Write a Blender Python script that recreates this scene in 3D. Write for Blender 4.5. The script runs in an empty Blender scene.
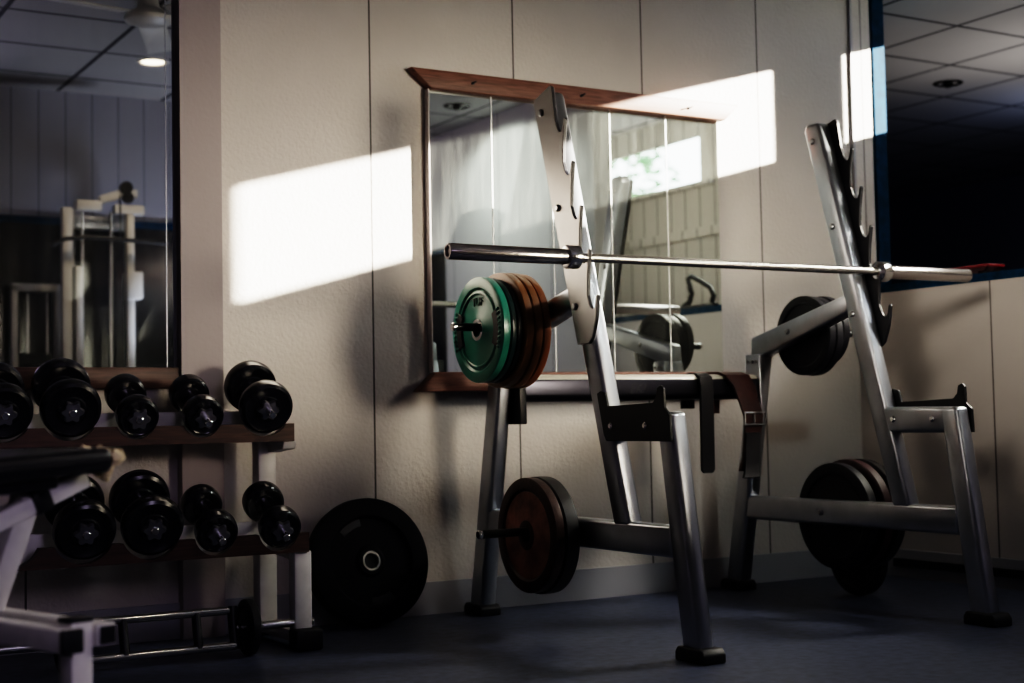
import bpy, bmesh, math, random
from mathutils import Vector, Matrix
random.seed(7)
C = bpy.context.scene.collection
PI = math.pi

# ------------------------------------------------------------------ materials
def mat(name, col, rough=.5, metal=0., bump=0., bscale=40., var=0., vscale=6., spec=.5, coat=0.):
    m = bpy.data.materials.new(name); m.use_nodes = True
    nt = m.node_tree; b = nt.nodes['Principled BSDF']
    b.inputs['Base Color'].default_value = (*col, 1)
    b.inputs['Roughness'].default_value = rough
    b.inputs['Metallic'].default_value = metal
    b.inputs['Specular IOR Level'].default_value = spec
    b.inputs['Coat Weight'].default_value = coat
    tc = nt.nodes.new('ShaderNodeTexCoord')
    if var:
        n = nt.nodes.new('ShaderNodeTexNoise'); n.inputs['Scale'].default_value = vscale; n.inputs['Detail'].default_value = 6
        nt.links.new(tc.outputs['Object'], n.inputs['Vector'])
        r = nt.nodes.new('ShaderNodeValToRGB')
        r.color_ramp.elements[0].position = .3; r.color_ramp.elements[1].position = .7
        r.color_ramp.elements[0].color = (*[c * (1 - var) for c in col], 1)
        r.color_ramp.elements[1].color = (*[min(1, c * (1 + var)) for c in col], 1)
        nt.links.new(n.outputs['Fac'], r.inputs['Fac']); nt.links.new(r.outputs['Color'], b.inputs['Base Color'])
    if bump:
        n2 = nt.nodes.new('ShaderNodeTexNoise'); n2.inputs['Scale'].default_value = bscale; n2.inputs['Detail'].default_value = 4
        nt.links.new(tc.outputs['Object'], n2.inputs['Vector'])
        bp = nt.nodes.new('ShaderNodeBump'); bp.inputs['Strength'].default_value = bump; bp.inputs['Distance'].default_value = .004
        nt.links.new(n2.outputs['Fac'], bp.inputs['Height']); nt.links.new(bp.outputs['Normal'], b.inputs['Normal'])
    return m

def emis(name, col, s):
    m = bpy.data.materials.new(name); m.use_nodes = True
    b = m.node_tree.nodes['Principled BSDF']
    b.inputs['Base Color'].default_value = (*col, 1)
    b.inputs['Emission Color'].default_value = (*col, 1); b.inputs['Emission Strength'].default_value = s
    return m

def math_node(nt, op, a, b=None):
    n = nt.nodes.new('ShaderNodeMath'); n.operation = op
    for i, v in enumerate((a, b)):
        if v is None: continue
        if isinstance(v, (int, float)): n.inputs[i].default_value = v
        else: nt.links.new(v, n.inputs[i])
    return n.outputs[0]

def grooved(name, col, axis, period, offset, width, groove=(.1, .09, .09), bump=.25, axis2=None, period2=1, offset2=0, rough=.6, bscale=55, var=.06, spec=.3):
    """wall board / ceiling tile surface: dark thin joints at a fixed pitch in object (=world) space"""
    m = mat(name, col, rough, bump=bump, bscale=bscale, var=var, vscale=1.3, spec=spec)
    nt = m.node_tree; b = nt.nodes['Principled BSDF']
    tc = nt.nodes.new('ShaderNodeTexCoord'); sp = nt.nodes.new('ShaderNodeSeparateXYZ')
    nt.links.new(tc.outputs['Object'], sp.inputs[0])
    def line(ax, per, off):
        v = math_node(nt, 'ADD', sp.outputs[ax], -off + per * 100 + per / 2)
        v = math_node(nt, 'MODULO', v, per)
        v = math_node(nt, 'SUBTRACT', v, per / 2)
        v = math_node(nt, 'ABSOLUTE', v)
        return math_node(nt, 'LESS_THAN', v, width / 2)
    f = line(axis, period, offset)
    if axis2 is not None: f = math_node(nt, 'MAXIMUM', f, line(axis2, period2, offset2))
    mx = nt.nodes.new('ShaderNodeMix'); mx.data_type = 'RGBA'
    src = b.inputs['Base Color'].links[0].from_socket if b.inputs['Base Color'].links else None
    if src: nt.links.new(src, mx.inputs[6])
    else: mx.inputs[6].default_value = (*col, 1)
    mx.inputs[7].default_value = (*groove, 1)
    nt.links.new(f, mx.inputs[0]); nt.links.new(mx.outputs[2], b.inputs['Base Color'])
    return m

def wood(name, c1, c2, scale=(1, 12, 12), rough=.45):
    m = mat(name, c1, rough, spec=.3); nt = m.node_tree; b = nt.nodes['Principled BSDF']
    tc = nt.nodes.new('ShaderNodeTexCoord'); mp = nt.nodes.new('ShaderNodeMapping'); mp.inputs['Scale'].default_value = scale
    n = nt.nodes.new('ShaderNodeTexNoise'); n.inputs['Scale'].default_value = 9; n.inputs['Detail'].default_value = 8; n.inputs['Distortion'].default_value = .6
    r = nt.nodes.new('ShaderNodeValToRGB'); r.color_ramp.elements[0].position = .35; r.color_ramp.elements[1].position = .68
    r.color_ramp.elements[0].color = (*c1, 1); r.color_ramp.elements[1].color = (*c2, 1)
    nt.links.new(tc.outputs['Object'], mp.inputs[0]); nt.links.new(mp.outputs[0], n.inputs['Vector'])
    nt.links.new(n.outputs['Fac'], r.inputs['Fac']); nt.links.new(r.outputs['Color'], b.inputs['Base Color'])
    return m

def mirror(name, tint, dust, rough=.01):
    m = bpy.data.materials.new(name); m.use_nodes = True
    nt = m.node_tree; b = nt.nodes['Principled BSDF']
    b.inputs['Base Color'].default_value = (*tint, 1); b.inputs['Metallic'].default_value = 1; b.inputs['Roughness'].default_value = rough
    if dust:
        d = nt.nodes.new('ShaderNodeBsdfDiffuse'); d.inputs['Color'].default_value = (.8, .84, .8, 1)
        mx = nt.nodes.new('ShaderNodeMixShader'); tc = nt.nodes.new('ShaderNodeTexCoord')
        mp = nt.nodes.new('ShaderNodeMapping'); mp.inputs['Scale'].default_value = (14, 1, 1.6)
        n = nt.nodes.new('ShaderNodeTexNoise'); n.inputs['Scale'].default_value = 2.2; n.inputs['Detail'].default_value = 7; n.inputs['Roughness'].default_value = .62
        r = nt.nodes.new('ShaderNodeMapRange'); r.inputs[1].default_value = .36; r.inputs[2].default_value = .8
        r.inputs[3].default_value = dust * .25; r.inputs[4].default_value = dust
        nt.links.new(tc.outputs['Object'], mp.inputs[0]); nt.links.new(mp.outputs[0], n.inputs['Vector'])
        nt.links.new(n.outputs['Fac'], r.inputs[0]); nt.links.new(r.outputs[0], mx.inputs[0])
        nt.links.new(b.outputs[0], mx.inputs[1]); nt.links.new(d.outputs[0], mx.inputs[2])
        nt.links.new(mx.outputs[0], nt.nodes['Material Output'].inputs[0])
    return m

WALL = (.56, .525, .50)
M = dict(
    wall=grooved('wall_board_x', WALL, 0, .6, 2.205, .007, bump=.6, bscale=70, var=.09),
    wall_y=grooved('wall_board_y', WALL, 1, .6, 3.96, .007),
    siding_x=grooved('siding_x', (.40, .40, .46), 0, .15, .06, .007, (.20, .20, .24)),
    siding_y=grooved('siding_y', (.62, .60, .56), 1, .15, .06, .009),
    plain=mat('painted_plaster', WALL, .6, bump=.25, bscale=55, spec=.3),
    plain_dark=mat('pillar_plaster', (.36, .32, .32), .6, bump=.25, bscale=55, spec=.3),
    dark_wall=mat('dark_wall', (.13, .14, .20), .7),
    ceiling=grooved('ceiling_tile', (.45, .44, .44), 0, .6, 5.565, .024, (.06, .06, .07), .15, 1, .6, 5.0, .8, 120),
    floor=mat('vinyl_floor', (.055, .065, .105), .42, bump=.12, bscale=90, var=.35, vscale=28, spec=.4),
    baseboard=mat('baseboard_paint', (.36, .36, .39), .5, spec=.3),
    blue=mat('blue_trim', (.004, .040, .085), .7, var=.3, vscale=30, spec=.1),
    silver=mat('silver_paint', (.41, .425, .46), .30, 1., bump=.02, bscale=200, var=.07, vscale=14),
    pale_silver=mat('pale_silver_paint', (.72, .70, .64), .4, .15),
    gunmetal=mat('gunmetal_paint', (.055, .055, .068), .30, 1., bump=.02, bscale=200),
    chrome=mat('chrome', (.72, .71, .70), .14, 1.),
    shaft=mat('bar_steel', (.55, .53, .50), .25, 1., bump=.2, bscale=900),
    sleeve=mat('sleeve_steel', (.55, .51, .50), .2, 1.),
    nut=mat('nut_steel', (.30, .30, .33), .35, .9, bump=.2, bscale=60),
    bolt=mat('bolt_steel', (.35, .35, .36), .3, 1.),
    plate_grey=mat('hook_plate_paint', (.30, .29, .29), .38, .8, var=.1, vscale=9),
    black=mat('black_paint', (.008, .008, .012), .42, spec=.4),
    rubber=mat('black_rubber', (.009, .009, .014), .5, bump=.1, bscale=120, spec=.3),
    urethane=mat('dumbbell_black', (.009, .009, .014), .22, spec=.5),
    bumper=mat('bumper_black', (.004, .004, .008), .55, spec=.12),
    patch=mat('worn_black', (.022, .022, .030), .5),
    green=mat('green_urethane', (.02, .16, .125), .3, bump=.05, bscale=60, var=.18, vscale=12),
    midgreen=mat('letter_green', (.01, .07, .055), .4),
    dkgreen=mat('dark_green_urethane', (.008, .03, .032), .33),
    brown=mat('brown_rubber', (.25, .11, .042), .42, var=.15, vscale=10),
    brown2=mat('brown_rubber_dark', (.21, .075, .025), .42, var=.15, vscale=10),
    rust=mat('red_iron', (.26, .115, .082), .42, .25, bump=.5, bscale=45, var=.45, vscale=14),
    dkrust=mat('dark_red_iron', (.035, .014, .012), .42, .25, bump=.4, bscale=45, var=.4, vscale=14),
    dkiron=mat('dark_iron', (.012, .010, .013), .45, .2),
    dkred=mat('dark_red_rubber', (.03, .005, .008), .5),
    wood=wood('stained_oak', (.10, .045, .034), (.19, .088, .064)),
    wood_dark=wood('dark_oak', (.045, .022, .018), (.085, .042, .034)),
    white=mat('white_enamel', (.62, .60, .58), .4, bump=.05, bscale=30, var=.08, vscale=20),
    offwhite=mat('machine_enamel', (.7, .69, .66), .4),
    vinyl=mat('black_vinyl', (.010, .010, .015), .35, bump=.15, bscale=60),
    foam=mat('torn_foam', (.75, .64, .40), .9, bump=.8, bscale=60),
    leather=mat('brown_leather', (.055, .020, .017), .42, bump=.3, bscale=80, var=.2, vscale=20),
    strap=mat('black_webbing', (.008, .007, .011), .7),
    red=mat('red_plastic', (.15, .006, .014), .35),
    gap=mat('mirror_edge', (.92, .94, .92), .35),
    mark=mat('grey_lettering', (.05, .05, .058), .55, .7),
    mirror=mirror('mirror_glass', (.80, .86, .83), .055),
    mirror_l=mirror('mirror_glass_left', (.72, .74, .76), .05, .015),
    dark_glass=mat('dark_glass', (.012, .013, .02), .12, spec=.6),
    lamp=emis('lamp_on', (1., .80, .55), 9),
    lamp_off=mat('lamp_off', (.05, .05, .05), .2, .8),
    leaf=mat('leaf', (.05, .16, .05), .6, var=.5, vscale=5),
    bark=mat('bark', (.06, .045, .03), .8),
    ground=mat('ground', (.25, .28, .2), .9),
)
# glazing
_g = bpy.data.materials.new('window_glass'); _g.use_nodes = True
_nt = _g.node_tree; _t = _nt.nodes.new('ShaderNodeBsdfTransparent'); _gl = _nt.nodes.new('ShaderNodeBsdfGlossy'); _gl.inputs['Roughness'].default_value = .02
_mx = _nt.nodes.new('ShaderNodeMixShader'); _mx.inputs[0].default_value = .05
_nt.links.new(_t.outputs[0], _mx.inputs[1]); _nt.links.new(_gl.outputs[0], _mx.inputs[2]); _nt.links.new(_mx.outputs[0], _nt.nodes['Material Output'].inputs[0])
M['glass'] = _g

# ------------------------------------------------------------------ mesh helpers
def link(name, bm, m, parent=None, smooth=True, loc=None):
    me = bpy.data.meshes.new(name); bmesh.ops.recalc_face_normals(bm, faces=bm.faces)
    bm.to_mesh(me); bm.free()
    me.materials.append(M[m] if isinstance(m, str) else m)
    if smooth:
        for p in me.polygons: p.use_smooth = True
        try: me.set_sharp_from_angle(angle=math.radians(38))
        except Exception: pass
    o = bpy.data.objects.new(name, me); C.objects.link(o)
    if parent is not None:
        o.parent = parent
    if loc is not None: o.location = loc
    return o

def thing(name, label, cat, group=None, loc=(0, 0, 0)):
    o = bpy.data.objects.new(name, None); C.objects.link(o); o.location = loc
    o.empty_display_size = .05
    o['label'] = label; o['category'] = cat
    if group: o['group'] = group
    return o
def tag(o, label, cat, group=None):
    o['label'] = label; o['category'] = cat
    if group: o['group'] = group
    return o
def struct(name, bm, m, parent=None, label=None):
    o = link(name, bm, m, parent, smooth=False)
    if parent is None:
        o['kind'] = 'structure'
        if label: o['label'] = label
    return o

def bev(bm, w, seg=2, edges=None, angle=25):
    if w <= 0: return
    bmesh.ops.recalc_face_normals(bm, faces=bm.faces); bm.normal_update()
    es = edges if edges is not None else [e for e in bm.edges if len(e.link_faces) == 2 and e.calc_face_angle(0) > math.radians(angle)]
    bmesh.ops.bevel(bm, geom=es, offset=w, segments=seg, profile=.5, affect='EDGES', clamp_overlap=True)

def box(bm, x0, x1, y0, y1, z0, z1):
    vs = [bm.verts.new((x, y, z)) for x in (x0, x1) for y in (y0, y1) for z in (z0, z1)]
    for f in ((0, 1, 3, 2), (4, 6, 7, 5), (0, 4, 5, 1), (2, 3, 7, 6), (0, 2, 6, 4), (1, 5, 7, 3)):
        bm.faces.new([vs[i] for i in f])
def B(*boxes, bevel=0., seg=2):
    bm = bmesh.new()
    for b in boxes:
        t = bmesh.new(); box(t, *b); bev(t, bevel, seg)
        me = bpy.data.meshes.new('t'); t.to_mesh(me); t.free(); bm.from_mesh(me); bpy.data.meshes.remove(me)
    return bm
def merge(bm, other):
    me = bpy.data.meshes.new('t'); other.to_mesh(me); other.free(); bm.from_mesh(me); bpy.data.meshes.remove(me)
    return bm

def prism(pts, a0, a1, axis='X', bevel=0., seg=3):
    """2-D outline extruded along an axis. X: pts=(y,z)  Y: pts=(x,z)  Z: pts=(x,y)"""
    bm = bmesh.new()
    def P(p, a):
        return {'X': (a, p[0], p[1]), 'Y': (p[0], a, p[1]), 'Z': (p[0], p[1], a)}[axis]
    v0 = [bm.verts.new(P(p, a0)) for p in pts]; v1 = [bm.verts.new(P(p, a1)) for p in pts]
    n = len(pts)
    bm.faces.new(v0); bm.faces.new(v1[::-1])
    for i in range(n): bm.faces.new((v0[i], v1[i], v1[(i + 1) % n], v0[(i + 1) % n]))
    bmesh.ops.recalc_face_normals(bm, faces=bm.faces)
    bev(bm, bevel, seg)
    return bm

def frame_of(d):
    d = Vector(d).normalized(); a = Vector((0, 0, 1)) if abs(d.z) < .9 else Vector((1, 0, 0))
    u = d.cross(a).normalized(); v = d.cross(u).normalized()
    return d, u, v
def cyl(p0, p1, r0, r1=None, seg=20, bm=None):
    r1 = r0 if r1 is None else r1
    bm = bm or bmesh.new(); p0 = Vector(p0); p1 = Vector(p1); d, u, v = frame_of(p1 - p0)
    A = []; Bv = []
    for i in range(seg):
        t = 2 * PI * i / seg; w = u * math.cos(t) + v * math.sin(t)
        A.append(bm.verts.new(p0 + w * r0)); Bv.append(bm.verts.new(p1 + w * r1))
    bm.faces.new(A); bm.faces.new(Bv[::-1])
    for i in range(seg): bm.faces.new((A[i], Bv[i], Bv[(i + 1) % seg], A[(i + 1) % seg]))
    return bm
def lathe(profile, p0, axis, seg=48, bm=None):
    """closed (a, r) profile revolved about the axis through p0"""
    bm = bm or bmesh.new(); p0 = Vector(p0); d, u, v = frame_of(axis)
    rings = []
    for a, r in profile:
        c = p0 + d * a
        if r <= 1e-6: rings.append([bm.verts.new(c)])
        else: rings.append([bm.verts.new(c + (u * math.cos(2 * PI * i / seg) + v * math.sin(2 * PI * i / seg)) * r) for i in range(seg)])
    for A, Bq in zip(rings, rings[1:]):
        if len(A) == 1 and len(Bq) == 1: continue
        for i in range(seg):
            j = (i + 1) % seg
            if len(A) == 1: bm.faces.new((A[0], Bq[i], Bq[j]))
            elif len(Bq) == 1: bm.faces.new((A[i], Bq[0], A[j]))
            else: bm.faces.new((A[i], Bq[i], Bq[j], A[j]))
    return bm
def tube(pts, r, seg=12, bm=None, flat=1.):
    """swept tube through points"""
    bm = bm or bmesh.new(); pts = [Vector(p) for p in pts]; rings = []
    up = None
    for k, p in enumerate(pts):
        d = (pts[min(k + 1, len(pts) - 1)] - pts[max(k - 1, 0)]).normalized()
        if up is None: _, u, v = frame_of(d)
        else:
            u = (up - d * up.dot(d)).normalized(); v = d.cross(u)
        up = u
        rings.append([bm.verts.new(p + u * math.cos(2 * PI * i / seg) * r + v * math.sin(2 * PI * i / seg) * r * flat) for i in range(seg)])
    bm.faces.new(rings[0]); bm.faces.new(rings[-1][::-1])
    for A, Bq in zip(rings, rings[1:]):
        for i in range(seg): bm.faces.new((A[i], Bq[i], Bq[(i + 1) % seg], A[(i + 1) % seg]))
    return bm
def obox(c, ax, ay, az, hx, hy, hz, bevel=0., seg=2):
    """oriented box"""
    bm = bmesh.new(); box(bm, -hx, hx, -hy, hy, -hz, hz); bev(bm, bevel, seg)
    Rm = Matrix((Vector(ax).normalized(), Vector(ay).normalized(), Vector(az).normalized())).transposed().to_4x4()
    bmesh.ops.transform(bm, matrix=Matrix.Translation(c) @ Rm, verts=bm.verts)
    return bm
def text(name, body, size, loc, mtx, m, parent, ext=.0006, shear=0.):
    cu = bpy.data.curves.new(name, 'FONT'); cu.body = body; cu.size = size; cu.extrude = ext; cu.shear = shear
    cu.align_x = 'CENTER'; cu.align_y = 'CENTER'; cu.resolution_u = 2
    cu.materials.append(M[m])
    t = bpy.data.objects.new('t', cu); C.objects.link(t)
    me = bpy.data.meshes.new_from_object(t.evaluated_get(bpy.context.evaluated_depsgraph_get()))
    bpy.data.objects.remove(t)
    me.transform(Matrix.Translation(loc) @ mtx)
    o = bpy.data.objects.new(name, me); C.objects.link(o); o.parent = parent
    return o
def dup(root, label, loc):
    r = root.copy(); C.objects.link(r); r.location = loc; r['label'] = label
    for ch in list(root.children):
        c = ch.copy(); C.objects.link(c); c.parent = r
        for g in ch.children:
            d = g.copy(); C.objects.link(d); d.parent = c
    return r

# ------------------------------------------------------------------ the setting
D = 4.69; XR = 4.54; ZC = 2.60
struct('floor', B((-2.2, 9.7, -2.3, 9.7, -.08, 0)), 'floor', label='dark blue speckled vinyl gym floor')
struct('ceiling', B((-2.2, 5.68, -2.3, 9.7, ZC, ZC + .03), (5.68, 9.7, 4.45, 9.7, ZC, ZC + .03)), 'ceiling', label='suspended tile ceiling with dark grid')
struct('wall_back', B((-2.2, 4.66, D, D + .16, 0, ZC)), 'wall', label='cream panelled back wall behind the squat rack')
struct('wall_right', B((XR, XR + .12, 2.62, D, 0, 1.203), (XR, XR + .12, -2.2, 2.62, 0, ZC)), 'wall_y', label='low cream partition wall at the right')
struct('wall_left', B((-2.2, -2.1, -2.2, D, 0, ZC)), 'plain')
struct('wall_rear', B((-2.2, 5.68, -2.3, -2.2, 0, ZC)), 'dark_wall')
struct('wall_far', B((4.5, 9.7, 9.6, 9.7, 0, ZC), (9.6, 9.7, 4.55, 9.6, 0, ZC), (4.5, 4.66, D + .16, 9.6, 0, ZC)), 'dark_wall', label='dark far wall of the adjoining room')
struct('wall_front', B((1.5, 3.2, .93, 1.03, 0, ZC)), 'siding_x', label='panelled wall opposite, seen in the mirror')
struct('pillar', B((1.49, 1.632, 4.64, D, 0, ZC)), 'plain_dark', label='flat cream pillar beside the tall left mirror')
struct('trim_1', B((XR - .002, XR + .035, 2.62, D, 1.203, 1.236)), 'blue', label='blue sill board on the partition')
struct('trim_2', B((4.672, 4.742, D - .006, D + .16, 0, ZC)), 'blue', label='blue vertical post at the end of the back wall')
struct('trim_9', B((XR - .008, XR + .004, D - .012, D, 1.236, ZC)), 'baseboard', label='narrow corner bead above the sill')
struct('trim_3', B((XR - .03, XR, 2.0, 4.50, .045, .078)), 'black', label='black pipe along the foot of the right wall')
struct('trim_4', B((1.5, 3.2, 1.03, 1.05, 1.835, 1.875)), 'blue')
struct('trim_5', B((XR - .02, XR, -2.2, .84, 1.80, 1.835)), 'blue')
struct('baseboard_back', B((-2.1, 1.49, D - .014, D, 0, .115), (1.632, XR, D - .014, D, 0, .115)), 'baseboard')
struct('baseboard_right', B((XR - .014, XR, -2.2, D - .014, 0, .115)), 'baseboard')
# outer wall of the next room with its row of high windows
XW = 5.65
wins = [(1.10, 2.17, 2.148, 2.448), (2.352, 3.772, 2.186, 2.592), (3.99, 4.32, 2.186, 2.592)]
segs = []
y = -2.2
for (a, b, z0, z1) in wins:
    segs.append((XW, XW + .03, y, a, 0, ZC)); segs.append((XW, XW + .03, a, b, 0, z0)); segs.append((XW, XW + .03, a, b, z1, ZC)); y = b
segs.append((XW, XW + .03, y, 4.45, 0, ZC)); segs.append((XW + .03, 9.7, 4.45, 4.55, 0, ZC))
struct('wall_outer', B(*segs), 'siding_y', label='panelled outer wall with high windows, seen in the mirror')
for i, (a, b, z0, z1) in enumerate(wins):
    w = bpy.data.objects.new('window_%d' % (i + 1), None); C.objects.link(w); w['kind'] = 'structure'
    t = .006
    fr = link('window_frame', B((XW + .005, XW + .025, a, b, z0, z0 + t), (XW + .005, XW + .025, a, b, z1 - t, z1), (XW + .005, XW + .025, a, a + t, z0, z1), (XW + .005, XW + .025, b - t, b, z0, z1)), 'dark_glass', w, False)
    link('window_pane', B((XW + .013, XW + .016, a + t, b - t, z0 + t, z1 - t)), 'glass', w, False)
    if i == 0: link('window_ledge', B((XW - .05, XW, a - .1, b + .15, z0 - .03, z0)), 'siding_y', w, False)
struct('trim_6', B((XW - .03, XW, -1, 4.5, 1.80, 1.86)), 'siding_y')

# ------------------------------------------------------------------ mirrors
cm = thing('wall_mirror', 'wide five-panel mirror between wooden rails on the back wall', 'mirror', loc=(3.1, D, 1.38))
def loc(o, p):                       # keep world placement of a part under a moved Empty
    o.location = (-p.location.x, -p.location.y, -p.location.z); return o
zt, zb = 1.902, .869
js = [2.428, 2.697, 2.963, 3.234, 3.507, 3.773]
for a, b in zip(js, js[1:]):
    loc(link('mirror_pane', B((a + .0015, b - .0015, D - .012, D - .006, zb, zt)), 'mirror', cm, False), cm)
loc(link('backing_board', B((js[0] + .004, js[-1], D - .006, D, zb, zt)), 'gap', cm, False), cm)
for x in js[:-1]:
    loc(link('pane_edge', B((x - .0018, x + .0018, D - .014, D - .006, zb, zt)), 'gap', cm, False), cm)  # white strips painted in for the glint of bevelled pane joints
loc(link('frame_edge', B((js[0] - .007, js[0] - .0025, D - .034, D, zb, zt)), 'plain_dark', cm, False), cm)  # added batten for the shadow strip beside the mirror, in a shade colour
tr = loc(link('top_rail', prism([(2.428, 1.901), (3.785, 1.901), (3.86, 1.971), (2.346, 1.971)], D - .05, D, 'Y', .004), 'wood', cm), cm)
loc(link('bottom_rail', prism([(2.354, .797), (3.86, .797), (3.785, .868), (2.43, .868)], D - .05, D, 'Y', .004), 'wood', cm), cm)
for i, x in enumerate((2.60, 3.08, 3.60)):
    bm = cyl((x, D - .054, 1.935), (x, D - .045, 1.935), .006, seg=10); cyl((x, D - .075, 1.937), (x, D - .05, 1.935), .0025, seg=8, bm=bm)
    s = link('screw', bm, 'black', tr)
lm = thing('wall_mirror', 'tall dark mirror at the far left above the dumbbell rack', 'mirror', loc=(.6, D, 1.7))
loc(link('mirror_pane', B((-.9, 1.487, D - .008, D, .884, ZC)), 'mirror_l', lm, False), lm)
loc(link('bottom_rail', B((-.9, 1.487, D - .04, D, .815, .884), bevel=.004), 'wood_dark', lm), lm)
loc(link('pane_edge', B((1.454, 1.4565, D - .0095, D - .008, .884, ZC)), 'silver', lm, False), lm)
link_ = struct('trim_7', B((1.5, 3.2, 1.03, 1.036, .3, 1.835)), 'dark_glass', label='dark glass panel on the wall opposite')
struct('trim_8', B((XR - .008, XR, -2.2, .84, .3, 1.80)), 'dark_glass')

# ------------------------------------------------------------------ squat rack
rk = thing('squat_rack', 'silver steel squat rack with hooked uprights holding the barbell', 'squat rack', loc=(3.13, 3.9, 0))
def rpart(name, bm, m, smooth=True, parent=None):
    o = link(name, bm, m, parent or rk, smooth)
    if parent is None: loc(o, rk)
    return o
def bolt(p, d, parent, r=.011, h=.008, m='bolt'):
    bm = lathe([(0, 0), (0, r), (h * .5, r), (h, r * .6), (h, 0)], p, d, 14)
    return link('bolt', bm, m, parent)
frames = ((2.53, 2.59, -1), (3.70, 3.76, 1))
for x0, x1, out in frames:
    xo = x0 if out < 0 else x1                       # outer face
    # front leg, raked, with rubber foot
    leg = rpart('front_leg', prism([(3.277, .02), (3.356, .02), (3.462, .708), (3.384, .708)], x0, x1, 'X', .014), 'silver')
    link('rubber_foot', prism([(3.245, 0), (3.378, 0), (3.378, .026), (3.366, .042), (3.258, .042), (3.245, .026)], x0 - .011, x1 + .011, 'X', .006), 'rubber', leg)
    rear = rpart('rear_leg', prism([(4.520, .02), (4.612, .02), (4.430, .925), (4.350, .93)], x0, x1, 'X', .014), 'silver')
    link('rubber_foot', prism([(4.504, 0), (4.632, 0), (4.632, .026), (4.62, .04), (4.516, .04), (4.504, .026)], x0 - .011, x1 + .011, 'X', .006), 'rubber', rear)
    # slanted top arm from rear leg to upright
    arm = rpart('top_arm', prism([(4.352, .916), (4.424, .903), (4.419, .992), (3.87, 1.125), (3.88, 1.052)], x0, x1, 'X', .011), 'silver')
    bolt(((x0 if out > 0 else x0) - .001, 4.20, 1.004), (-1, 0, 0), arm)
    up = rpart('upright', prism([(3.608, .365), (3.690, .365), (4.082, 1.745), (4.070, 1.77), (4.006, 1.77), (3.996, 1.752)], x0, x1, 'X', .014), 'silver')
    lb = rpart('base_beam', prism([(3.40, .285), (4.49, .285), (4.475, .375), (3.40, .378)], x0 + .003, x1 - .003, 'X', .012), 'silver')
    bolt((x0 + .002, 4.05, .33), (-1, 0, 0), lb)
    fa = rpart('front_arm', prism([(3.43, .622), (3.72, .622), (3.74, .712), (3.43, .708)], x0 + .001, x1 - .001, 'X', .012), 'silver')
    # gunrack plate with five upturned hooks
    def up_y(z): return 3.608 + (z - .365) * .2845         # front edge of the upright
    pts = [(up_y(.925) + .078, .925), (up_y(.925) + .012, .926), (up_y(.925) - .006, .94)]
    hook_z = [1.073, 1.220, 1.364, 1.512, 1.658]           # hook tips, lowest first
    ty = [up_y(z) - .082 for z in hook_z] + [up_y(1.658) - .082 + .042]
    for k, z in enumerate(hook_z):
        yk = ty[k]
        yn = ty[k + 1]
        pts += [(yk + .010, z - .075), (yk + .001, z - .020), (yk - .002, z - .004), (yk + .001, z + .001), (yk + .006, z + .001), (yk + .009, z - .005),
                (yk + .014, z - .028), (yk + .019, z - .038), (yk + .027, z - .041), (yk + .036, z - .037), (yk + .045, z - .024), (yn + .014, z + .005)]
    pts += [(3.966, 1.765), (3.970, 1.776), (3.979, 1.781), (4.074, 1.752), (4.080, 1.742), (up_y(1.69) + .083, 1.69)]
    px0, px1 = (x0 - .014, x0 - .001) if out < 0 else (x1 + .001, x1 + .014)
    hp = rpart('hook_plate', prism(pts, px0, px1, 'X', .002, 1), 'plate_grey' if out < 0 else 'black', smooth=False)  # left plate's face greyed to carry the sheen on black paint
    hp.data.materials.append(M['black'])
    for p in hp.data.polygons:
        if abs(p.normal.x) < .5: p.material_index = 1
    bx = (px0 - .001) if out < 0 else x0 - .001
    for (yy, zz) in ((4.032, 1.70), (3.940, 1.372), (3.852, 1.046)):
        bolt((bx, yy, zz), (-1, 0, 0), hp if out < 0 else up, .012)
    # spotter bracket
    s0, s1 = (x0 - .012, x0 - .001) if out < 0 else (x1 + .001, x1 + .012)
    sp = [(3.372, .622), (3.70, .622), (3.712, .64), (3.745, .768), (3.728, .775), (3.702, .768), (3.690, .728), (3.455, .735), (3.437, .752), (3.432, .778), (3.415, .785), (3.402, .775), (3.400, .72), (3.376, .70)]
    sb = rpart('spotter_bracket', prism(sp, s0, s1, 'X', .002, 1), 'black', smooth=False)
    for yy in (3.668, 3.49):
        bolt((s0 - .001 if out < 0 else x0 - .001, yy, .668), (-1, 0, 0), sb if out < 0 else fa, .011, .008, 'chrome')
    # storage horns
    for nm, yy, zz, ln in (('storage_horn', 4.20, 1.0, .262), ('storage_horn', 4.05, .33, .262)):
        hn = rpart(nm, cyl((xo, yy, zz), (xo + out * ln, yy, zz), .0135, seg=24), 'black')
        link('end_cap', lathe([(0, 0), (0, .0145), (.010, .0145), (.013, .011), (.013, 0)], (xo + out * (ln - .003), yy, zz), (out, 0, 0), 20), 'chrome', hn)
    # bracket joining cross beam
    bx0, bx1 = (x1, x1 + .03) if out < 0 else (x0 - .03, x0)
    br = rpart('beam_bracket', prism([(4.33, .675), (4.425, .675), (4.415, .925), (4.335, .925)], bx0, bx1, 'X', .004), 'black' if out < 0 else 'silver')
    for yy in (4.35, 4.375, 4.40):
        link('bolt', lathe([(0, 0), (0, .007), (.005, .007), (.007, 0)], (bx0 - .0005, yy, .897), (-1, 0, 0), 10), 'bolt', br)
cb = rpart('cross_beam', B((2.60, 3.69, 4.345, 4.425, .752, .848), bevel=.026, seg=5), 'gunmetal')  # darker copy of the frame silver, dim reflections put into the colour
FY = Matrix(((1, 0, 0), (0, 0, -1), (0, 1, 0))).to_4x4()     # text facing -Y
FXm = Matrix(((0, 0, -1), (-1, 0, 0), (0, 1, 0))).to_4x4()   # text facing -X
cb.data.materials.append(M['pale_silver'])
for p in cb.data.polygons:  # highlight painted onto the beam's upward faces
    if p.normal.z > .25: p.material_index = 1
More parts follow.
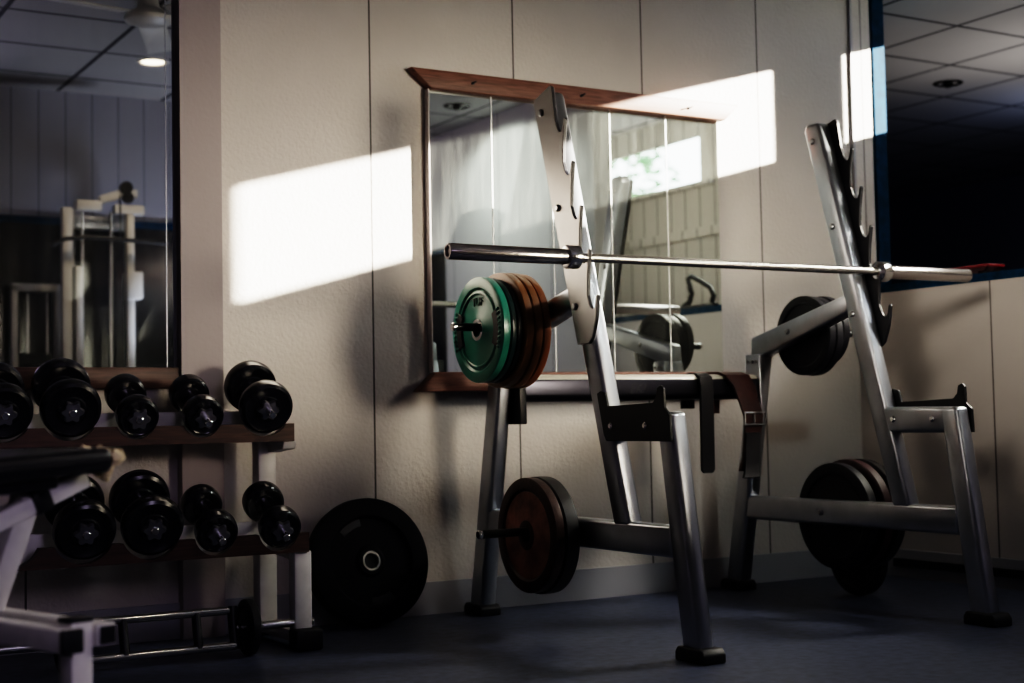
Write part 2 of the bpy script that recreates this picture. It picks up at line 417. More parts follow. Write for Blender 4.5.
text('maker_mark', 'EK/', .05, (3.10, 4.3446, .795), FY, 'mark', cb, .0004, .35)

# ------------------------------------------------------------------ barbell
yb, zbar = 3.786, 1.195
bb = thing('barbell', 'chrome Olympic barbell without plates resting across the rack hooks', 'barbell', loc=(3.125, yb, zbar))
def bpart(n, bm, m): return loc(link(n, bm, m, bb), bb)
bpart('shaft', cyl((2.46, yb, zbar), (3.79, yb, zbar), .0143, seg=28), 'shaft')
for xa, xe, s in ((2.495, 2.025, -1), (3.755, 4.225, 1)):
    L = .47
    bpart('sleeve', lathe([(0.05, 0), (.05, .025), (L - .004, .025), (L, .022), (L, .017), (L - .006, .016), (L - .006, 0)], (xa, yb, zbar), (s, 0, 0), 36), 'sleeve')
    bpart('collar', lathe([(0, 0), (0, .018), (.008, .030), (.012, .037), (.05, .037), (.054, .034), (.056, .025), (.056, 0)], (xa, yb, zbar), (s, 0, 0), 40), 'chrome')

# ------------------------------------------------------------------ weight plates
def plate_bm(r, t, hub=.045, hole=.026, seg=64):
    """plate with rim, dished web and hub; axis +X from 0 to t, front (dished) face at 0"""
    h = t / 2
    prof = [(0.0, r * .80), (0.0, r - .006), (.003, r - .001), (t / 2, r), (t - .003, r - .001), (t, r - .006), (t, r * .80), (t - .006, r * .76), (t - .006, hub + .012), (t, hub),
            (t, hole), (0, hole), (0, hub), (.005, hub + .010), (.006, r * .76), (0.0, r * .80)]
    return lathe(prof, (0, 0, 0), (1, 0, 0), seg)
def plate(name, x, y, z, r, t, m, label, group, hub_m=None, hole=.026, flip=False, cat='weight plate'):
    o = thing(name, label, cat, group, (x, y, z))
    w = link('disc', plate_bm(r, t, hole=hole), m, o)
    if hub_m:
        link('hub_ring', lathe([(-.002, hole - .001), (-.002, hole + .010), (.002, hole + .012), (.01, hole + .012), (.01, hole - .001), (-.002, hole - .001)], (0, 0, 0), (1, 0, 0), 40), hub_m, o)
    return o
g = 'weight plates on the upper left storage horn'
hy, hz = 4.20, .988
p1 = plate('weight_plate', 2.353, hy, hz + .003, .176, .030, 'green', 'green grip plate with silver hub, outermost on the upper left horn', g, 'chrome')
for a0 in (0, PI):                                            # hand slots left and right, ribbed outside
    pts = []
    for k in range(9):
        t = a0 + (k - 4) * .115; pts.append((math.cos(t) * .142, math.sin(t) * .142))
    for k in range(9):
        t = a0 + (4 - k) * .115; pts.append((math.cos(t) * .108, math.sin(t) * .108))
    link('hand_slot', prism(pts, -.0015, .010, 'X', .002, 1), 'black', p1)
    bm = bmesh.new()
    for k in range(9):
        t = a0 + (k - 4) * .105
        merge(bm, obox((-.0015, math.cos(t) * .151, math.sin(t) * .151), (1, 0, 0), (0, math.cos(t), math.sin(t)), (0, -math.sin(t), math.cos(t)), .004, .007, .004, .002, 1))
    link('grip_ribs', bm, 'green', p1)
link('raised_ring', lathe([(.0, .118), (-.003, .121), (-.003, .126), (.0, .13), (.004, .124), (.0, .118)], (.003, 0, 0), (1, 0, 0), 64), 'green', p1)
text('embossed_mark', 'TUF', .040, (.0045, 0, .092), FXm, 'midgreen', p1, .003)
plate('weight_plate', 2.385, hy, hz + .002, .176, .021, 'dkgreen', 'dark green plate right behind the bright green one', g)
plate('weight_plate', 2.4075, hy, hz, .174, .020, 'black', 'thin black plate between the green and brown plates', g)
plate('weight_plate', 2.429, hy, hz + .003, .193, .031, 'brown', 'orange-brown plate touching the thin black plate, upper left horn', g)
plate('weight_plate', 2.462, hy, hz + .002, .195, .031, 'brown', 'middle orange-brown plate of the three on the upper left horn', g)
plate('weight_plate', 2.495, hy, hz + .001, .193, .031, 'brown2', 'dark brown plate nearest the frame on the upper left horn', g)
g = 'weight plates on the lower left storage horn'
ly, lz = 4.05, .318
rp = plate('weight_plate', 2.436, ly, lz, .186, .036, 'dkrust', 'worn rusty red iron plate on the lower left horn', g)
link('rusty_face', lathe([(.0045, .030), (.0015, .034), (.0015, .050), (.0045, .058), (.0045, .140), (.007, .142), (.007, .030), (.0045, .030)], (0, 0, 0), (1, 0, 0), 64), 'rust', rp)
plate('weight_plate', 2.474, ly, lz - .002, .190, .05, 'dkiron', 'thick black iron plate behind the rusty red one', g)
g = 'weight plates on the upper right storage horn'
plate('weight_plate', 3.772, hy, hz + .002, .152, .035, 'rubber', 'black plate hanging against the right frame below the barbell', g)
plate('weight_plate', 3.810, hy, hz, .152, .035, 'rubber', 'second black plate out from the right frame, upper horn', g)
plate('weight_plate', 3.860, hy, hz + .02, .135, .035, 'rubber', 'smaller black plate outermost on the upper right horn', g)
g = 'weight plates on the lower right storage horn'
plate('weight_plate', 3.764, ly, lz - .005, .196, .04, 'rubber', 'black plate next to the base beam of the right frame', g)
plate('weight_plate', 3.83, ly, lz - .003, .205, .04, 'dkred', 'dark red rimmed plate in middle of the lower right horn stack', g)
plate('weight_plate', 3.890, ly, lz - .003, .205, .04, 'dkiron', 'black plate outermost on the lower right horn', g)

plate('weight_plate', 3.94, 4.13, .142, .142, .035, 'dkiron', 'black plate standing on floor under the lower right horn', None)
# bumper plate leaning on wall
ang = math.radians(12)
bp = thing('bumper_plate', 'large black bumper plate leaning on the wall beside dumbbell rack', 'weight plate', None, (2.103, 4.545, .217))
bp.rotation_euler = (-ang, 0, 0)
R_ = .218
prof = [(-.035, .155), (-.037, R_ - .02), (-.032, R_ - .004), (0, R_), (.032, R_ - .004), (.037, R_ - .02), (.035, .155), (.022, .145), (.022, .055), (.030, .045), (.030, .027), (-.030, .027), (-.030, .045), (-.022, .055), (-.022, .145), (-.035, .155)]
link('disc', lathe(prof, (0, 0, 0), (0, 1, 0), 80), 'bumper', bp)
link('hub_ring', lathe([(-.034, .026), (-.034, .033), (-.030, .035), (-.02, .035), (-.02, .026), (-.034, .026)], (0, 0, 0), (0, 1, 0), 40), 'bolt', bp)
for t0 in (2.05, 4.95):
    pts = [(math.cos(t0 + k * .06) * .152, math.sin(t0 + k * .06) * .152) for k in range(-5, 6)] + [(math.cos(t0 - k * .06) * .122, math.sin(t0 - k * .06) * .122) for k in range(-5, 6)]
    link('raised_patch', prism(pts, -.0245, -.018, 'Y', .002, 1), 'patch', bp)  # greyer than the disc, painted sheen on the raised lettering
link('hub_core', lathe([(-.022, 0), (-.022, .0262), (-.018, .0262), (-.018, 0)], (0, 0, 0), (0, 1, 0), 30), 'black', bp)

# ------------------------------------------------------------------ belt and strap on the cross beam
belt = thing('lifting_belt', 'brown leather lifting belt draped over the cross beam by right rear leg', 'belt', None, (3.57, 4.33, .85))
def ribbon(path, x0, x1, t):
    """flat band following (y,z) path, width along X"""
    bm = bmesh.new(); n = len(path); rows = []
    for k, (yy, zz) in enumerate(path):
        a = path[max(0, k - 1)]; b = path[min(n - 1, k + 1)]
        d = Vector((b[0] - a[0], b[1] - a[1])).normalized(); nn = Vector((-d.y, d.x)) * t / 2
        xs0 = x0(k) if callable(x0) else x0; xs1 = x1(k) if callable(x1) else x1
        rows.append([bm.verts.new((xs0, yy + nn.x, zz + nn.y)), bm.verts.new((xs1, yy + nn.x, zz + nn.y)), bm.verts.new((xs1, yy - nn.x, zz - nn.y)), bm.verts.new((xs0, yy - nn.x, zz - nn.y))])
    bm.faces.new(rows[0]); bm.faces.new(rows[-1][::-1])
    for A, Bq in zip(rows, rows[1:]):
        for i in range(4): bm.faces.new((A[i], Bq[i], Bq[(i + 1) % 4], A[(i + 1) % 4]))
    return bm
path = [(4.45, .70), (4.448, .80), (4.438, .846), (4.40, .853), (4.36, .852), (4.334, .842), (4.322, .80), (4.312, .74), (4.300, .69), (4.303, .64), (4.310, .58), (4.313, .53), (4.318, .48)]
xl = [3.47, 3.47, 3.47, 3.475, 3.49, 3.50, 3.53, 3.55, 3.56, 3.565, 3.565, 3.56, 3.545]
xr = [3.56, 3.56, 3.565, 3.58, 3.60, 3.615, 3.635, 3.645, 3.65, 3.645, 3.64, 3.635, 3.635]
o = loc(link('leather_band', ribbon(path, lambda k: xl[k], lambda k: xr[k], .010), 'leather', belt), belt)
sub = [(4.3215, .625), (4.327, .57), (4.330, .52), (4.336, .47), (4.33, .455)]
o = loc(link('belt_tail', ribbon([(a - .032, b) for a, b in sub], lambda k: 3.558 - .012 * (k == 4), 3.628, .010), 'strap', belt), belt)
loc(link('buckle', merge(tube([(3.555, 4.288, .655), (3.655, 4.288, .655), (3.655, 4.288, .70), (3.555, 4.288, .70), (3.555, 4.288, .655)], .004), tube([(3.6, 4.287, .655), (3.6, 4.285, .70)], .003)), 'bolt', belt), belt)
st = thing('strap', 'narrow black strap hanging down from the cross beam', 'strap', None, (3.405, 4.33, .8))
spath = [(4.447, .72), (4.446, .80), (4.436, .843), (4.40, .848), (4.36, .847), (4.336, .836), (4.330, .80), (4.330, .70), (4.331, .60), (4.332, .52), (4.332, .49), (4.332, .478)]
loc(link('band', ribbon(spath, lambda k: 3.378 + (.010 if k == 11 else 0), lambda k: 3.436 - (.010 if k == 11 else 0), .012), 'strap', st), st)

# ------------------------------------------------------------------ dumbbell rack
dr = thing('dumbbell_rack', 'two-tier white steel dumbbell rack with scooped wooden rails', 'dumbbell rack', None, (1.2, 4.4, 0))
def dpart(n, bm, m, smooth=True): return loc(link(n, bm, m, dr, smooth), dr)
UP = [(.665, .082, .16), (.862, .082, .155), (1.052, .088, .17), (1.249, .063, .15), (1.453, .062, .15), (1.658, .085, .16)]
LO = [(.85, .085, .17), (1.050, .088, .17), (1.245, .090, .17), (1.437, .063, .15), (1.637, .064, .15)]
UPY, UPZ, LOY, LOZ = 4.335, .660, 4.175, .312
def scoop_board(x0, x1, zlo, zhi, spots, zrest, y0, y1):
    pts = [(x0, zlo), (x1, zlo), (x1, zhi)]
    for (x, r, _) in sorted(spots, key=lambda s: -s[0]):
        rr = r + .001; c = zrest + r - .004; x += .007
        a = math.acos(max(-1, min(1, (c - zhi) / rr)))
        for k in range(13):
            t = a - 2 * a * k / 12
            pts.append((x + rr * math.sin(t), max(c - rr * math.cos(t), zlo + .004)))
    pts.append((x0, zhi))
    return prism(pts, y0, y1, 'Y', .0)
dpart('front_rail', scoop_board(.45, 1.762, .637, .694, UP, UPZ, UPY + .012, UPY + .045), 'wood_dark', False)
dpart('front_rail', scoop_board(.45, 1.742, .300, .359, LO, LOZ, LOY + .012, LOY + .045), 'wood_dark', False)
dpart('rear_rail', B((.45, 1.735, UPY + .116, UPY + .136, .655, .736), (.45, 1.735, UPY + .136, UPY + .245, .655, .712), bevel=.002), 'white')
dpart('rear_rail', B((.45, 1.725, LOY + .116, LOY + .136, .315, .392), (.45, 1.725, LOY + .136, LOY + .245, .315, .366), bevel=.002), 'white')
for x in (1.70, .52):
    dpart('rear_post', B((x, x + .062, 4.505, 4.565, .055, .655), bevel=.006), 'white')
    dpart('front_post', B((x, x + .058, 4.205, 4.255, .055, .302), bevel=.006), 'white')
    dpart('shelf_bracket', prism([(4.36, .637), (4.50, .655), (4.50, .60), (4.46, .605), (4.37, .612)], x + .03, x + .075, 'X', .004), 'white')
    dpart('shelf_bracket', prism([(4.20, .302), (4.50, .33), (4.50, .29), (4.22, .268)], x + .004, x + .045, 'X', .004), 'white')
    bf = dpart('base_foot', B((x + .002, x + .058, 4.19, 4.60, .02, .058), bevel=.006), 'white')
    link('end_cap', B((x - .012, x + .078, 4.165, 4.235, 0, .066), bevel=.01), 'rubber', bf)
    link('end_cap', B((x - .012, x + .078, 4.56, 4.62, 0, .045), bevel=.01), 'rubber', bf)

# dumbbells
def dumbbell(r, spindle, label, loc_, L=.125, th=.055, name='dumbbell', tilt=.385, yaw=-.07):
    o = thing(name, label, 'dumbbell', 'dumbbells on the two-tier rack', loc_)
    o.rotation_euler = (tilt, 0, yaw)
    # local axis Y, front head front face at y=0
    link('handle', lathe([(th - .01, 0), (th - .01, .014), (th + .02, .0155), (th + L / 2, .0175), (th + L - .02, .0155), (th + L + .01, .014), (th + L + .01, 0)], (0, 0, 0), (0, 1, 0), 20), 'chrome', o)
    for s in (0, 1):
        y0 = 0 if s == 0 else th + L
        prof = [(y0, 0), (y0, r * .45), (y0 + .004, r * .5), (y0 + .003, r * .78), (y0 + .0, r * .86), (y0 + .006, r * .965), (y0 + th * .4, r), (y0 + th * .6, r), (y0 + th - .006, r * .965), (y0 + th, r * .86), (y0 + th - .003, r * .5), (y0 + th, r * .45), (y0 + th, 0)]
        link('head', lathe(prof, (0, 0, 0), (0, 1, 0), 48), 'urethane', o)
    for y0, sg in ((0, -1), (2 * th + L, 1)):
        bm = bmesh.new(); n = 48; a = []; b = []
        for k in range(n):
            t = 2 * PI * k / n; q = .031 + .005 * math.cos(6 * t)
            a.append(bm.verts.new((q * math.cos(t), y0, q * math.sin(t)))); b.append(bm.verts.new((q * .9 * math.cos(t), y0 + sg * .014, q * .9 * math.sin(t))))
        bm.faces.new(a); bm.faces.new(b[::-1])
        for k in range(n): bm.faces.new((a[k], b[k], b[(k + 1) % n], a[(k + 1) % n]))
        nut = link('star_nut', bm, 'nut', o)
        ln = .054 if spindle else .020
        link('spindle', lathe([(0, 0), (0, .0125), (ln - .003, .0125), (ln, .010), (ln, 0)], (0, y0, 0), (0, sg, 0), 18), 'chrome', nut)
    return o
lab_u = ['large black dumbbell half cut off at the left, upper shelf', 'large black dumbbell second from left on the upper shelf', 'small black dumbbell in the middle of the upper shelf', 'small black dumbbell beside the large end one, upper shelf', 'large black dumbbell at the right end of the upper shelf']
for (x, r, L), lab, spn in zip(UP[1:], lab_u, (0, 0, 0, 1, 1)):
    dumbbell(r, spn, lab, (x + .007, UPY - .012, UPZ + r - .006))
lab_l = ['large black dumbbell behind the bench pad, lower shelf', 'large black dumbbell left of two small ones, lower shelf', 'small black dumbbell third from left on the lower shelf', 'small black dumbbell at the right end of the lower shelf']
for (x, r, L), lab, spn in zip(LO[1:], lab_l, (0, 0, 1, 1)):
    dumbbell(r, spn, lab, (x + .007, LOY - .012, LOZ + r - .004))

# ------------------------------------------------------------------ triceps bar on the floor
tb = thing('triceps_bar', 'chrome triceps bar with parallel rails lying on floor under dumbbell rack', 'bar', None, (1.28, 4.22, .084))
ry = [(4.236, .136), (4.208, .034)]
for yy, zz in ry:
    loc(link('rail', cyl((1.075, yy, zz), (1.51, yy, zz), .0125, seg=20), 'chrome', tb), tb)
for x in (1.075, 1.51): loc(link('end_link', tube([(x, ry[0][0], ry[0][1] + .012), (x, 4.225, .085), (x, ry[1][0], ry[1][1] - .012)], .015), 'black', tb), tb)
for x in (1.18, 1.398): loc(link('cross_grip', tube([(x, *ry[0]), (x, 4.225, .085), (x, *ry[1])], .014), 'black', tb), tb)
for x0, x1 in ((1.51, 1.765), (1.075, .82)):
    sg = 1 if x1 > x0 else -1
    bm = bmesh.new(); prof = [(0, 0), (0, .0115), (.09, .0115)]
    a = .09
    while a < abs(x1 - x0) - .01: prof += [(a, .0125), (a + .003, .0135), (a + .006, .0125)]; a += .006
    prof += [(abs(x1 - x0), .012), (abs(x1 - x0), 0)]
    loc(link('threaded_end', lathe(prof, (x0, 4.222, .084), (sg, 0, 0), 18), 'chrome', tb), tb)
    bm = bmesh.new(); n = 36; A = []; Bq = []
    xx = 1.572 if sg > 0 else .994
    for k in range(n):
        t = 2 * PI * k / n; q = .025 + .0045 * math.cos(6 * t)
        A.append(bm.verts.new((xx, 4.222 + q * math.cos(t), .084 + q * math.sin(t)))); Bq.append(bm.verts.new((xx + sg * .014, 4.222 + q * .9 * math.cos(t), .084 + q * .9 * math.sin(t))))
    bm.faces.new(A); bm.faces.new(Bq[::-1])
    for k in range(n): bm.faces.new((A[k], Bq[k], Bq[(k + 1) % n], A[(k + 1) % n]))
    loc(link('star_nut', bm, 'chrome', tb), tb)
plate('weight_plate', 1.542, 4.222, .084, .0835, .028, 'rubber', 'small black disc on right end of the triceps bar, standing on floor', 'small discs on the triceps bar', None, .0125)
plate('weight_plate', .996, 4.222, .084, .0835, .024, 'rubber', 'small black disc on left end of triceps bar, behind the bench', 'small discs on the triceps bar', None, .0125)

# ------------------------------------------------------------------ bench, front left
u = Vector((.31, -.95, 0)).normalized(); s_ = Vector((.95, .31, 0)).normalized(); zz_ = Vector((0, 0, 1))
P0 = Vector((.668, 2.705, 0))
bn = thing('weight_bench', 'white framed weight bench with torn black pad in the left foreground', 'bench', None, tuple(P0))
def npart(n, bm, m): return loc(link(n, bm, m, bn), bn)
post = npart('post', obox(P0 + zz_ * .18, s_, u, zz_, .0225, .0225, .165, .005), 'white')
link('post_cap', obox(P0 + zz_ * .348, s_, u, zz_, .024, .024, .004, .003), 'rubber', post)
link('rubber_foot', obox(P0 + zz_ * .0105, s_, u, zz_, .03, .03, .0105, .004), 'rubber', post)
for sd, e in ((-1, .055), (1, .035)):
    c0 = P0 + s_ * sd * .0435
    tb_ = npart('base_tube', obox(c0 + u * (e - .45) + zz_ * .318, s_, u, zz_, .0205, .45, .0205, .005), 'white')
    if sd < 0: link('end_cap', obox(c0 + u * (e + .002) + zz_ * .318, s_, u, zz_, .0215, .006, .0215, .003), 'rubber', tb_)
    else: link('open_end', obox(c0 + u * (e + .0005) + zz_ * .318, s_, u, zz_, .0165, .001, .0165, 0), 'black', tb_)
post2c = P0 - u * .85
p2 = npart('post', obox(post2c + zz_ * .15, s_, u, zz_, .0225, .0225, .15, .005), 'white')
A0 = Vector((.575, 3.03, .335)); A1 = Vector((.640, 2.995, .55))
d = (A1 - A0).normalized()
npart('strut', obox((A0 + A1) / 2, s_, d.cross(s_).normalized(), d, .024, .024, (A1 - A0).length / 2 + .02, .006), 'white')
q = (s_ + zz_ * .40).normalized(); qc = Vector((.645, 2.985, .543))
sf = npart('seat_frame', obox(qc, q, u, q.cross(u), .135, .02, .019, .005), 'white')
link('sleeve', obox(qc + q * .022, q, u, q.cross(u), .02, .024, .023, .004), 'black', sf)
npart('seat_frame', obox(P0 - u * .36 - s_ * .03 + zz_ * .585, s_, u, zz_, .02, .16, .016, .005), 'white')
sp_ = (s_ + zz_ * .06).normalized(); zp_ = (zz_ - s_ * .06).normalized()
padc = P0 - u * .30 - s_ * .03 + zz_ * .619
pad = npart('pad', obox(padc, sp_, u, zp_, .215, .15, .024, .018, 4), 'vinyl')
npart('pad_seam', tube([padc - sp_ * .19 - zp_ * .002 + u * .151, padc + sp_ * .19 - zp_ * .002 + u * .151], .003), 'vinyl')
npart('pad_bracket', obox(padc - zp_ * .035 - s_ * .05 + u * .09, sp_, u, zp_, .16, .02, .016, .006), 'black')
random.seed(5)
bm = bmesh.new()
for k in range(14):
    c = padc + sp_ * (.208 + random.uniform(0, .022)) + u * (.14 - k * .008) + zp_ * random.uniform(-.034, .016)
    t = bmesh.new(); bmesh.ops.create_icosphere(t, subdivisions=2, radius=random.uniform(.010, .017), matrix=Matrix.Translation(c))
    merge(bm, t)
for v in bm.verts: v.co += Vector((random.uniform(-1, 1), random.uniform(-1, 1), random.uniform(-1, 1))) * .004
npart('torn_foam', bm, 'foam')

# ------------------------------------------------------------------ things on the partition sill
tagm = thing('tray', 'flat red plastic tray lying on the blue sill at far right', 'tray', None, (XR + .06, 4.06, 1.236))
bm = prism([(4.0, 1.2445), (4.22, 1.2445), (4.245, 1.266), (3.975, 1.270)], XR + .015, XR + .105, 'X', .004)
loc(link('tray_body', bm, 'dkred', tagm), tagm)
loc(link('tray_rim', B((XR + .010, XR + .11, 3.975, 4.245, 1.262, 1.274), bevel=.003), 'red', tagm), tagm)
loc(link('tray_foot', B((XR + .003, XR + .033, 4.02, 4.20, 1.236, 1.2455)), 'dkred', tagm), tagm)
hk = thing('pulldown_attachment', 'black bent cable handle standing on the sill, seen in mirror', 'handle', None, (XR + .02, 3.52, 1.236))
loc(link('grip', tube([(XR + .015, 3.40, 1.25), (XR + .015, 3.45, 1.27), (XR + .015, 3.47, 1.31), (XR + .015, 3.45, 1.36), (XR + .015, 3.44, 1.39), (XR + .015, 3.47, 1.40), (XR + .015, 3.54, 1.37), (XR + .015, 3.62, 1.33), (XR + .015, 3.645, 1.29), (XR + .015, 3.63, 1.255)], .014), 'rubber', hk), hk)
loc(link('foot_bar', B((XR, XR + .033, 3.38, 3.66, 1.236, 1.25), bevel=.003), 'black', hk), hk)

# ------------------------------------------------------------------ machines seen only in the left mirror
ym = 1.40
cmx = thing('cable_machine', 'white pulldown cable machine reflected in the left mirror', 'gym machine', None, (2.1, ym, 0))
def mpart(n, bm, m): return loc(link(n, bm, m, cmx), cmx)
k_ = 1.019
mpart('column', B((1.86 * k_, 1.912 * k_, ym - .03, ym + .03, 0, 1.88), bevel=.006), 'offwhite')
mpart('column', B((1.925 * k_, 1.965 * k_, ym - .2, ym - .14, 0, 1.90), bevel=.006), 'offwhite')
mpart('column', B((2.205 * k_, 2.245 * k_, ym - .03, ym + .03, 0, 1.86), bevel=.006), 'offwhite')
mpart('column', B((2.255 * k_, 2.29 * k_, ym - .2, ym - .14, 0, 1.86), bevel=.006), 'offwhite')
mpart('top_beam', B((1.935 * k_, 2.07 * k_, ym - .03, ym + .03, 1.87, 1.925), (2.14 * k_, 2.30 * k_, ym - .03, ym + .03, 1.86, 1.91), bevel=.006), 'offwhite')
mpart('top_beam', B((1.94 * k_, 2.27 * k_, ym - .19, ym - .15, 1.79, 1.86), bevel=.006), 'silver')
mpart('pulley_arm', obox((2.13 * k_, ym, 1.955), (1, 0, .35), (0, 1, 0), (-.35, 0, 1), .07, .022, .022, .005), 'offwhite')
mpart('pulley_arm', B((2.165 * k_, 2.265 * k_, ym - .025, ym + .025, 1.955, 1.998), bevel=.005), 'offwhite')
mpart('pulley', merge(lathe([(-.012, 0), (-.012, .035), (.012, .035), (.012, 0)], (2.20 * k_, ym + .03, 2.005), (0, 1, 0), 20), lathe([(-.012, 0), (-.012, .03), (.012, .03), (.012, 0)], (2.21 * k_, ym + .03, 1.95), (0, 1, 0), 20)), 'black')
for x in (1.970, 2.124): mpart('guide_rod', cyl((x * k_, ym, .1), (x * k_, ym, 1.87), .009, seg=12), 'chrome')
mpart('weight_stack', B((1.975 * k_, 2.118 * k_, ym - .09, ym + .04, .1, .95), bevel=.004), 'black')
mpart('shroud', B((2.20 * k_, 2.285 * k_, ym - .05, ym + .05, 1.39, 1.54), bevel=.006), 'offwhite')
mpart('shroud', B((1.925 * k_, 1.963 * k_, ym - .05, ym + .05, 1.0, 1.56), bevel=.006), 'offwhite')
mpart('lat_bar', tube([(1.795 * k_, ym + .08, 1.665), (1.86 * k_, ym + .08, 1.70), (1.97 * k_, ym + .08, 1.715), (2.3 * k_, ym + .08, 1.705), (2.41 * k_, ym + .08, 1.70)], .012), 'black')
mpart('cable', cyl((2.165 * k_, ym + .04, 1.70), (2.165 * k_, ym + .04, 1.96), .004, seg=8), 'black')
mpart('base', B((1.84 * k_, 2.31 * k_, ym - .205, ym + .1, 0, .08), bevel=.008), 'offwhite')
fx = thing('machine_frame', 'low white machine frame left of the cable machine in mirror', 'gym machine', None, (1.8, 1.14, 0))
def fpart(n, bm, m): return loc(link(n, bm, m, fx), fx)
fpart('frame_post', B((1.685, 1.72, 1.11, 1.17, 0, 1.475), bevel=.006), 'offwhite')
fpart('frame_post', B((1.915, 1.945, 1.11, 1.17, 0, 1.44), bevel=.006), 'offwhite')
fpart('frame_beam', B((1.685, 1.945, 1.11, 1.17, 1.44, 1.485), bevel=.006), 'offwhite')
for x in (1.775, 1.88): fpart('guide_rod', cyl((x, 1.14, .1), (x, 1.14, 1.45), .008, seg=10), 'chrome')
fpart('weight_stack', B((1.73, 1.905, 1.09, 1.16, .05, 1.1), bevel=.004), 'black')
fpart('base', B((1.68, 1.95, 1.06, 1.18, 0, .05), bevel=.006), 'offwhite')

# ------------------------------------------------------------------ ceiling fittings
def downlight(x, y, label, on):
    o = thing('downlight', label, 'ceiling light', 'recessed ceiling downlights', (x, y, ZC))
    link('trim_ring', lathe([(-.004, .062), (-.010, .072), (-.004, .085), (.0, .086), (.0, .06), (-.004, .062)], (0, 0, 0), (0, 0, 1), 32), 'white' if on else 'lamp_off', o)
    link('bulb', lathe([(-.012, 0), (-.010, .03), (-.003, .058), (0, .058), (0, 0)] if on else [(-.03, 0), (-.026, .018), (-.012, .03), (-.001, .03), (-.001, 0)], (0, 0, 0), (0, 0, 1), 24), 'lamp' if on else 'lamp_off', o)
    return o
downlight(2.244, 1.93, 'lit round ceiling downlight reflected in the left mirror', True)
downlight(4.20, 1.66, 'round ceiling downlight reflected at top left of centre mirror', False)
downlight(6.495, 5.918, 'unlit round downlight in the dark ceiling at right', False)
fan = thing('ceiling_fan', 'white ceiling fan hanging in the left mirror reflection', 'ceiling fan', None, (1.82, 3.28, ZC))
link('canopy', lathe([(0, 0), (0, .05), (-.03, .04), (-.04, .012), (-.04, 0)], (0, 0, 0), (0, 0, 1), 24), 'offwhite', fan)
link('down_rod', cyl((0, 0, -.04), (0, 0, -.09), .012, seg=12), 'offwhite', fan)
link('motor', lathe([(-.08, 0), (-.08, .04), (-.12, .05), (-.14, .09), (-.16, .105), (-.175, .10), (-.188, .06), (-.19, 0)], (0, 0, 0), (0, 0, 1), 32), 'offwhite', fan)
for k in range(3):
    a = .9 + k * 2 * PI / 3; dx, dy = math.cos(a), math.sin(a)
    link('blade', obox((dx * .37, dy * .37, -.145), (dx, dy, 0), (-dy, dx, .2), (.2 * dy, -.2 * dx, 1), .26, .06, .004, .003), 'offwhite', fan)

# ------------------------------------------------------------------ outside
struct('ground', B((5.69, 40, -25, 4.4, -.2, -.1)), 'ground')
tr_ = thing('tree', 'green leafy tree outside the high window, seen in the mirror', 'tree', None, (13.5, -9.6, -.1))
random.seed(11)
bm = bmesh.new()
for k in range(700):
    th = random.uniform(0, 2 * PI); r = random.random() ** .5 * 1.2; h = random.uniform(2.8, 5.4); r *= (1 - abs(h - 4.0) / 2.0)
    c = Vector((math.cos(th) * r, math.sin(th) * r, h)); q = random.uniform(.05, .12)
    n = Vector((random.uniform(-1, 1), random.uniform(-1, 1), random.uniform(-1, 1))).normalized(); _, a, b = frame_of(n)
    bm.faces.new([bm.verts.new(c + a * q), bm.verts.new(c + b * q * .5), bm.verts.new(c - a * q), bm.verts.new(c - b * q * .5)])
link('crown', bm, 'leaf', tr_, False)
link('trunk', cyl((0, 0, 0), (0, 0, 4), .12, .05), 'bark', tr_)

# ------------------------------------------------------------------ light
def lamp(name, kind, loc_, energy, col=(1, 1, 1), target=None, **kw):
    l = bpy.data.lights.new(name, kind); l.energy = energy; l.color = col
    for k, v in kw.items(): setattr(l, k, v)
    o = bpy.data.objects.new(name, l); C.objects.link(o); o.location = loc_
    if target is not None:
        o.rotation_euler = (Vector(target) - Vector(loc_)).to_track_quat('-Z', 'Y').to_euler()
    return o
K = 1.7
sd = Vector((-K, 1, -.2745 * K))
lamp('sun', 'SUN', (9, 0, 5), 60, (1., .93, .80), Vector((9, 0, 5)) + sd, angle=math.radians(.53))
# soft daylight from the next room across the partition
lamp('daylight', 'SPOT', (5.3, 3.3, 2.3), 260, (1., .93, .80), (3.0, 3.9, .95), spot_size=.95, spot_blend=.7, shadow_soft_size=.2)
o = lamp('window_light', 'SPOT', (3.68, 1.0, 1.3), 335, (1., .88, .70), (2.5, 4.69, 1.36), spot_size=.92, spot_blend=1., shadow_soft_size=.36)  # added key spot for the back wall, no window stands here
o.scale = (1.55, .60, 1)
lamp('room_fill', 'AREA', (1.5, -1.2, 1.7), 34, (.84, .74, 1.), (1.9, 4.4, .5), shape='RECTANGLE', size=1.2, size_y=.8)
lamp('ceiling_lamp', 'SPOT', (2.244, 1.93, 2.57), 20, (1., .8, .58), (2.244, 1.93, 0), spot_size=1.9, spot_blend=.8, shadow_soft_size=.05)
lamp('ceiling_lamp', 'SPOT', (4.2, 1.66, 2.57), 60, (.92, 1., .95), (4.45, 1.66, 0), spot_size=2.7, spot_blend=.5, shadow_soft_size=.05)  # added wash for the partition, the downlight here is built unlit
lamp('front_window', 'SPOT', (-.3, .9, 1.9), 400, (1., .90, .76), (4.54, 3.75, 1.25), spot_size=.34, spot_blend=1., shadow_soft_size=.3)  # added spot brightening the partition and right frame, no window behind it
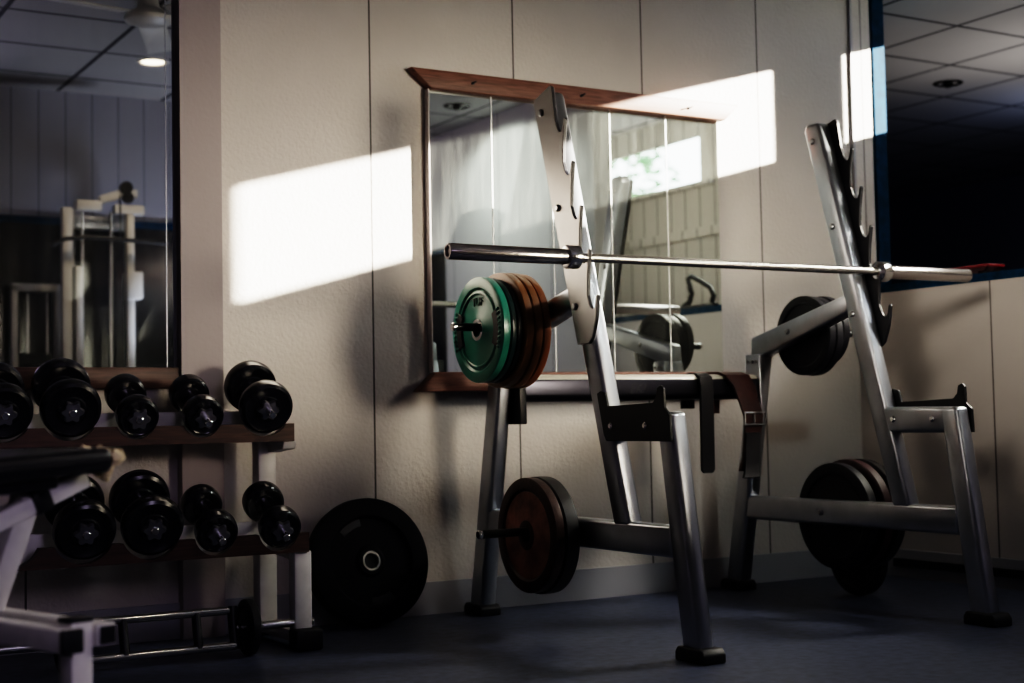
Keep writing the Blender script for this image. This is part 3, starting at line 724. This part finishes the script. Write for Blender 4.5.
lamp('far_lamp', 'AREA', (7.6, 5.4, 2.3), 5, (.6, .7, 1.), (7.2, 9., 1.2), shape='RECTANGLE', size=.4, size_y=.3)  # added fill lifting the dark end of the next room
lamp('uplight', 'SPOT', (2.7, 1.6, 1.0), 26, (.8, .85, 1.), (2.0, 1.5, 2.6), spot_size=2.2, spot_blend=.6, shadow_soft_size=.1)  # added upward spot to brighten the ceiling seen in the left mirror
lamp('side_room', 'AREA', (6.6, 5.0, 1.6), 7, (1, .95, .9), (6.1, 4.7, 2.6), shape='RECTANGLE', size=.5, size_y=.5)  # added unseen light to brighten the next room's ceiling

w = bpy.data.worlds.new('sky'); bpy.context.scene.world = w; w.use_nodes = True
w.node_tree.nodes['Background'].inputs[0].default_value = (.92, .97, 1, 1)
w.node_tree.nodes['Background'].inputs[1].default_value = 7

# ------------------------------------------------------------------ camera
R0 = Vector((0.86057, -0.50930, -0.0)); 
yaw, pit, rol = math.radians(30.628), math.radians(2.981), math.radians(-1.0924)
f = Vector((math.sin(yaw) * math.cos(pit), math.cos(yaw) * math.cos(pit), math.sin(pit)))
ri = Vector((math.cos(yaw), -math.sin(yaw), 0)); upv = ri.cross(f)
r2 = ri * math.cos(rol) + upv * math.sin(rol); u2 = -ri * math.sin(rol) + upv * math.cos(rol)
cam = bpy.data.cameras.new('camera'); co = bpy.data.objects.new('camera', cam); C.objects.link(co)
co.matrix_world = Matrix(((r2.x, u2.x, -f.x, 0), (r2.y, u2.y, -f.y, 0), (r2.z, u2.z, -f.z, .7), (0, 0, 0, 1)))
cam.sensor_width = 36; cam.lens = 1454 * 36 / 1024; cam.clip_start = .05
cam.dof.use_dof = True; cam.dof.focus_distance = 4.35; cam.dof.aperture_fstop = 2.2
sc = bpy.context.scene; sc.camera = co
sc.view_settings.view_transform = 'Filmic'; sc.view_settings.look = 'Very High Contrast'; sc.view_settings.exposure = 0
sc.cycles.caustics_reflective = False; sc.cycles.caustics_refractive = False
sc.cycles.max_bounces = 8; sc.cycles.sample_clamp_indirect = 3
